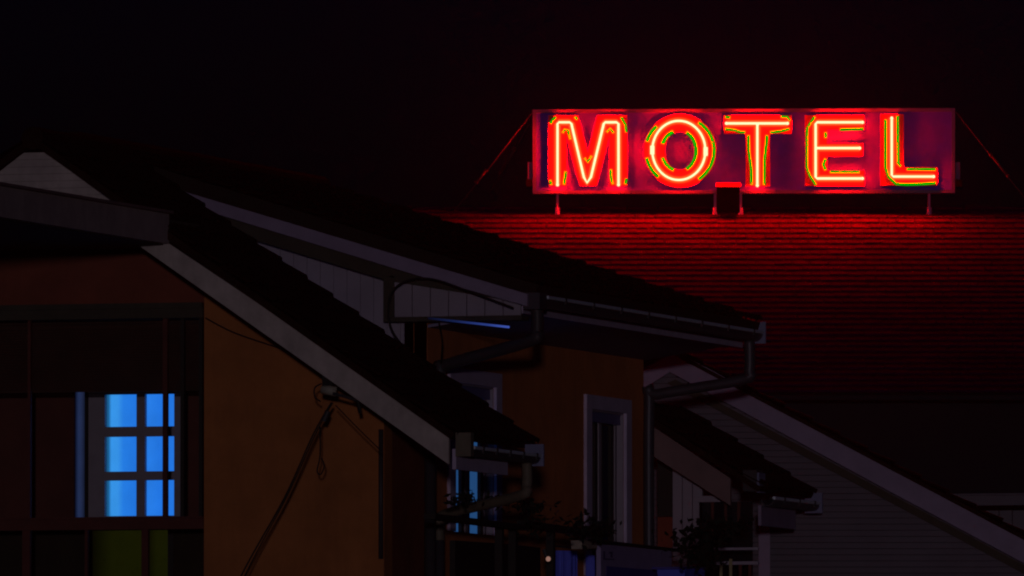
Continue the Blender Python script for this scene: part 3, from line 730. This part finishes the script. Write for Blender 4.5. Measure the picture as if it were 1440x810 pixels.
# ------------------------------------------------------------------ courtyard clutter at the foot of the tall house
xK = xB + .9
kx = lambda px, py: PX(px, py, xK)
def onx(pts, x_, th, name, matn, parent=None):
    m_ = MB(); m_.prism([PX(a, b, x_) for a, b in pts], (-th, 0, 0)); return m_.build(name, MT[matn], parent)
# pergola
pg = thing('pergola', (xK, kx(660, 740).y, 0), 'dark wooden pergola with hanging plants in front of the orange side wall', 'pergola')
onx([(612, 722), (742, 738), (742, 746), (612, 730)], xK, .12, 'beam', 'darkframe', pg)
onx([(742, 732), (852, 748), (852, 756), (742, 742)], xK, .12, 'beam', 'darkframe', pg)
for a in (706, 725, 778):
    onx([(a, 738), (a + 3, 738), (a + 3, 1400), (a, 1400)], xK - .13, .08, 'post', 'darkframe', pg)
onx([(640, 760), (706, 764), (706, 1300), (640, 1300)], xB + .1, .06, 'screen', 'darkframe', pg)
onx([(707, 764), (760, 770), (760, 1300), (707, 1300)], xB + .1, .06, 'screen', 'darkframe', pg)
def leaves(name, label, x_, blobs, n_, size, cat='plant'):
    m_ = MB()
    for (px, py, rx_, ry_) in blobs:
        for _ in range(n_):
            a = random.gauss(0, .5); b = random.gauss(0, .5)
            c = PX(px + a * rx_, py + b * ry_, x_ + random.uniform(-.2, .2))
            d1 = Vector((random.gauss(0, 1), random.gauss(0, 1), random.gauss(0, 1))).normalized(); d2 = d1.cross(Vector((random.gauss(0, 1), random.gauss(0, 1), 1))).normalized()
            s1 = size * random.uniform(.6, 1.3)
            m_.face([c - d1 * s1, c + d2 * s1 * .45, c + d1 * s1, c - d2 * s1 * .45])
    return tag(m_.build(name, MT['leaf']), label, cat)
leaves('climbing_plant', 'dark leafy climber spilling over the pergola below the narrow shuttered window', xK + .1, [(760, 735, 30, 22), (815, 738, 26, 16), (845, 742, 20, 16), (735, 712, 40, 10), (835, 752, 18, 14)], 75, .045)
leaves('potted_plant', 'small dark plant in front of the blue lit lower window of the taller house', xK - .2, [(656, 700, 10, 12), (640, 706, 14, 8), (690, 705, 30, 10)], 50, .04)
leaves('shrub', 'dark bush between the pale signboard and the white balcony railing', xK + .6, [(975, 765, 34, 26), (1000, 745, 34, 16), (990, 785, 26, 18), (1030, 740, 26, 10)], 170, .05, 'bush')
# blue sheets / panels
s1 = thing('doorway_curtain', kx(795, 830), 'deep blue sheet hanging in the doorway left of the pale signboard', 'curtain')
def cloth(px0, px1, py0, py1, x_, parent):
    m_ = MB(); n2 = 40
    A_ = [PX(px0 + (px1 - px0) * k / n2, py0 + (k * .02), x_) + Vector((.02 * math.sin(k * 1.1) + .008 * math.sin(k * 2.7), 0, 0)) for k in range(n2 + 1)]
    zb_ = PX(px0, py1, x_).z
    for a, b in zip(A_, A_[1:]): m_.face([a, b, Vector((b.x, b.y, zb_)), Vector((a.x, a.y, zb_))])
    return m_.build('cloth', MT['bluecloth'], parent)
cloth(777, 811, 774, 1000, xB + .35, s1); cloth(826, 835, 780, 1000, xB + .35, s1)
m = MB(); m.box(xB + .33, xB + .38, PX(770, 772, xB + .35).y, PX(840, 772, xB + .35).y, PX(800, 771, xB + .35).z, PX(800, 769, xB + .35).z); m.build('rod', MT['pipe'], s1)
# cream lamp shade (unlit)
ls = thing('awning_lamp', kx(829, 772), 'unlit cream box lamp fixed beside the top corner of the pale signboard', 'lamp')
m = MB(); c0 = kx(829, 764); m.prism([kx(818, 760), kx(839, 758), kx(840, 771), kx(819, 772)], (-.12, 0, 0)); m.build('shade', MT['shade'], ls)
m = MB(); m.tube([kx(829, 758) + Vector((-.06, 0, 0)), kx(829, 752) + Vector((-.06, 0, 0))], .02, 6); m.build('stem', MT['pipe'], ls)
# small lit bulb
lb = thing('wall_light', PX(771, 792, xK), 'tiny pinkish lit bulb beside the blue sheet in the doorway', 'lamp')
m = MB(); c0 = PX(771, 786, xK)
for k in range(5):
    t0 = math.pi * k / 5; t1 = math.pi * (k + 1) / 5
    for j in range(8):
        p0 = 2 * math.pi * j / 8; p1 = 2 * math.pi * (j + 1) / 8; R_ = .027
        sph = lambda t, p: c0 + Vector((math.sin(t) * math.cos(p), math.sin(t) * math.sin(p), math.cos(t))) * R_
        m.face([sph(t0, p0), sph(t1, p0), sph(t1, p1), sph(t0, p1)])
m.build('bulb', MT['lamp'], lb)
m = MB(); m.tube([c0 + Vector((-.02, 0, .02)), c0 + Vector((-.05, 0, .10))], .02, 8); m.build('socket', MT['pipe'], lb)
# pale signboard
sg = thing('signboard', PX(895, 850, xK), 'pale lilac signboard with dark lettering and a navy band above the courtyard', 'signboard')
onx([(845, 765), (945, 775), (945, 850), (845, 842)], xK, .05, 'board', 'signw', sg)
onx([(843, 759), (958, 772), (958, 776), (843, 763)], xK + .03, .12, 'cover', 'darkframe', sg)
onx([(853, 796), (945, 804), (945, 842), (853, 834)], xK + .004, .003, 'band', 'signblue', sg)
for (p_) in ([(848.5, 775), (851, 775), (851, 785), (848.5, 785)], [(848.5, 785), (864, 786), (864, 787.5), (848.5, 787)], [(857, 775.5), (862, 776), (862, 779), (857, 779)], [(859, 779), (861.5, 779), (861.5, 784), (859, 784)]):
    onx(p_, xK + .004, .003, 'lettering', 'signink', sg)
for a in (850, 940): onx([(a, 845), (a + 4, 845), (a + 4, 1500), (a, 1500)], xK - .06, .05, 'post', 'pipe', sg)
# blue planter
bp = thing('planter', PX(1010, 850, xK + .5), 'blue plastic planter below the dark bush by the railing', 'planter')
m = MB(); c0 = PX(985, 810, xK + .5); pts = [(962, 800), (992, 799), (988, 850), (966, 850)]
m.prism([PX(a, b, xK + .5) for a, b in pts], (-.3, 0, 0)); m.build('pot', MT['bluecloth'], bp)
m = MB(); m.prism([PX(a, b, xK + .52) for a, b in [(960, 797), (994, 796.5), (994, 799), (960, 800)]], (-.34, 0, 0)); m.build('rim', MT['signblue'], bp)
# railing
rr = thing('balcony_railing', PX(1035, 850, xK + 1.2), 'pale railing with yellowish balusters below the low tiled extension', 'railing')
yr = yF - .6
rq = lambda px, py: PY(px, py, yr)
for (a, b) in ((770, 773.5), (789.5, 794)):
    m = MB(); m.box(rq(1004, a).x, rq(1066, a).x, yr, yr + .04, rq(1030, b).z, rq(1030, a).z); m.build('rail', MT['rail'], rr)
for px in (1014.5, 1028, 1041.5, 1055):
    m = MB(); m.box(rq(px - 2, 800).x, rq(px + 2, 800).x, yr - .02, yr - .002, rq(px, 840).z, rq(px, 786 if px > 1020 and px < 1035 else 794).z); m.build('baluster', MT['baluster' if px < 1035 else 'redwood'], rr)

# ------------------------------------------------------------------ light
SUN_EL = math.radians(.9)
sund = Vector((.29, -.957, 0)).normalized()         # horizontal direction toward the added fill for unseen street lamps, just left of the camera
ld = bpy.data.lights.new('night_fill', 'SUN'); lo_ = bpy.data.objects.new('night_fill', ld); col.objects.link(lo_)
ld.energy = .135; ld.angle = math.radians(1.4); ld.color = (1.0, .86, .92)
dv = Vector((sund.x * math.cos(SUN_EL), sund.y * math.cos(SUN_EL), math.sin(SUN_EL)))
lo_.rotation_euler = dv.to_track_quat('Z', 'Y').to_euler(); lo_.location = (0, 0, 60)
wd = bpy.data.worlds.new('World'); sc.world = wd; wd.use_nodes = True
nt = wd.node_tree; bg = nt.nodes['Background']
sky = nt.nodes.new('ShaderNodeTexSky'); sky.sky_type = 'NISHITA'; sky.sun_disc = False
sky.sun_elevation = SUN_EL; sky.sun_rotation = math.atan2(sund.x, sund.y)
tint = nt.nodes.new('ShaderNodeMix'); tint.data_type = 'RGBA'; tint.blend_type = 'MULTIPLY'; tint.inputs['Factor'].default_value = 1
for i_ in tint.inputs:
    if i_.type == 'RGBA' and i_.name == 'B': i_.default_value = (.28, .42, 6.0, 1)
ci = [i_ for i_ in tint.inputs if i_.type == 'RGBA' and i_.name == 'A'][0]; co = [o_ for o_ in tint.outputs if o_.type == 'RGBA'][0]
nt.links.new(sky.outputs['Color'], ci); nt.links.new(co, bg.inputs['Color']); bg.inputs['Strength'].default_value = .0011
sc.view_settings.view_transform = 'Standard'; sc.view_settings.look = 'None'; sc.view_settings.exposure = 0; sc.view_settings.gamma = 1
sc.cycles.use_denoising = True
sc.cycles.filter_width = 2.1
sc.cycles.max_bounces = 6

# ------------------------------------------------------------------ night haze that catches the red neon
hz = MB(); hz.box(-110, 60, -20, 200, -1, 15)
hm = bpy.data.materials.new('night_haze'); hm.use_nodes = True; nt = hm.node_tree; nt.nodes.clear()
ho = nt.nodes.new('ShaderNodeOutputMaterial'); hv = nt.nodes.new('ShaderNodeVolumePrincipled')
hv.inputs['Color'].default_value = (.8, .8, .85, 1); hv.inputs['Density'].default_value = .00008; hv.inputs['Anisotropy'].default_value = .82
nt.links.new(hv.outputs['Volume'], ho.inputs['Volume'])
ho_ = hz.build('haze', hm); ho_['kind'] = 'stuff'
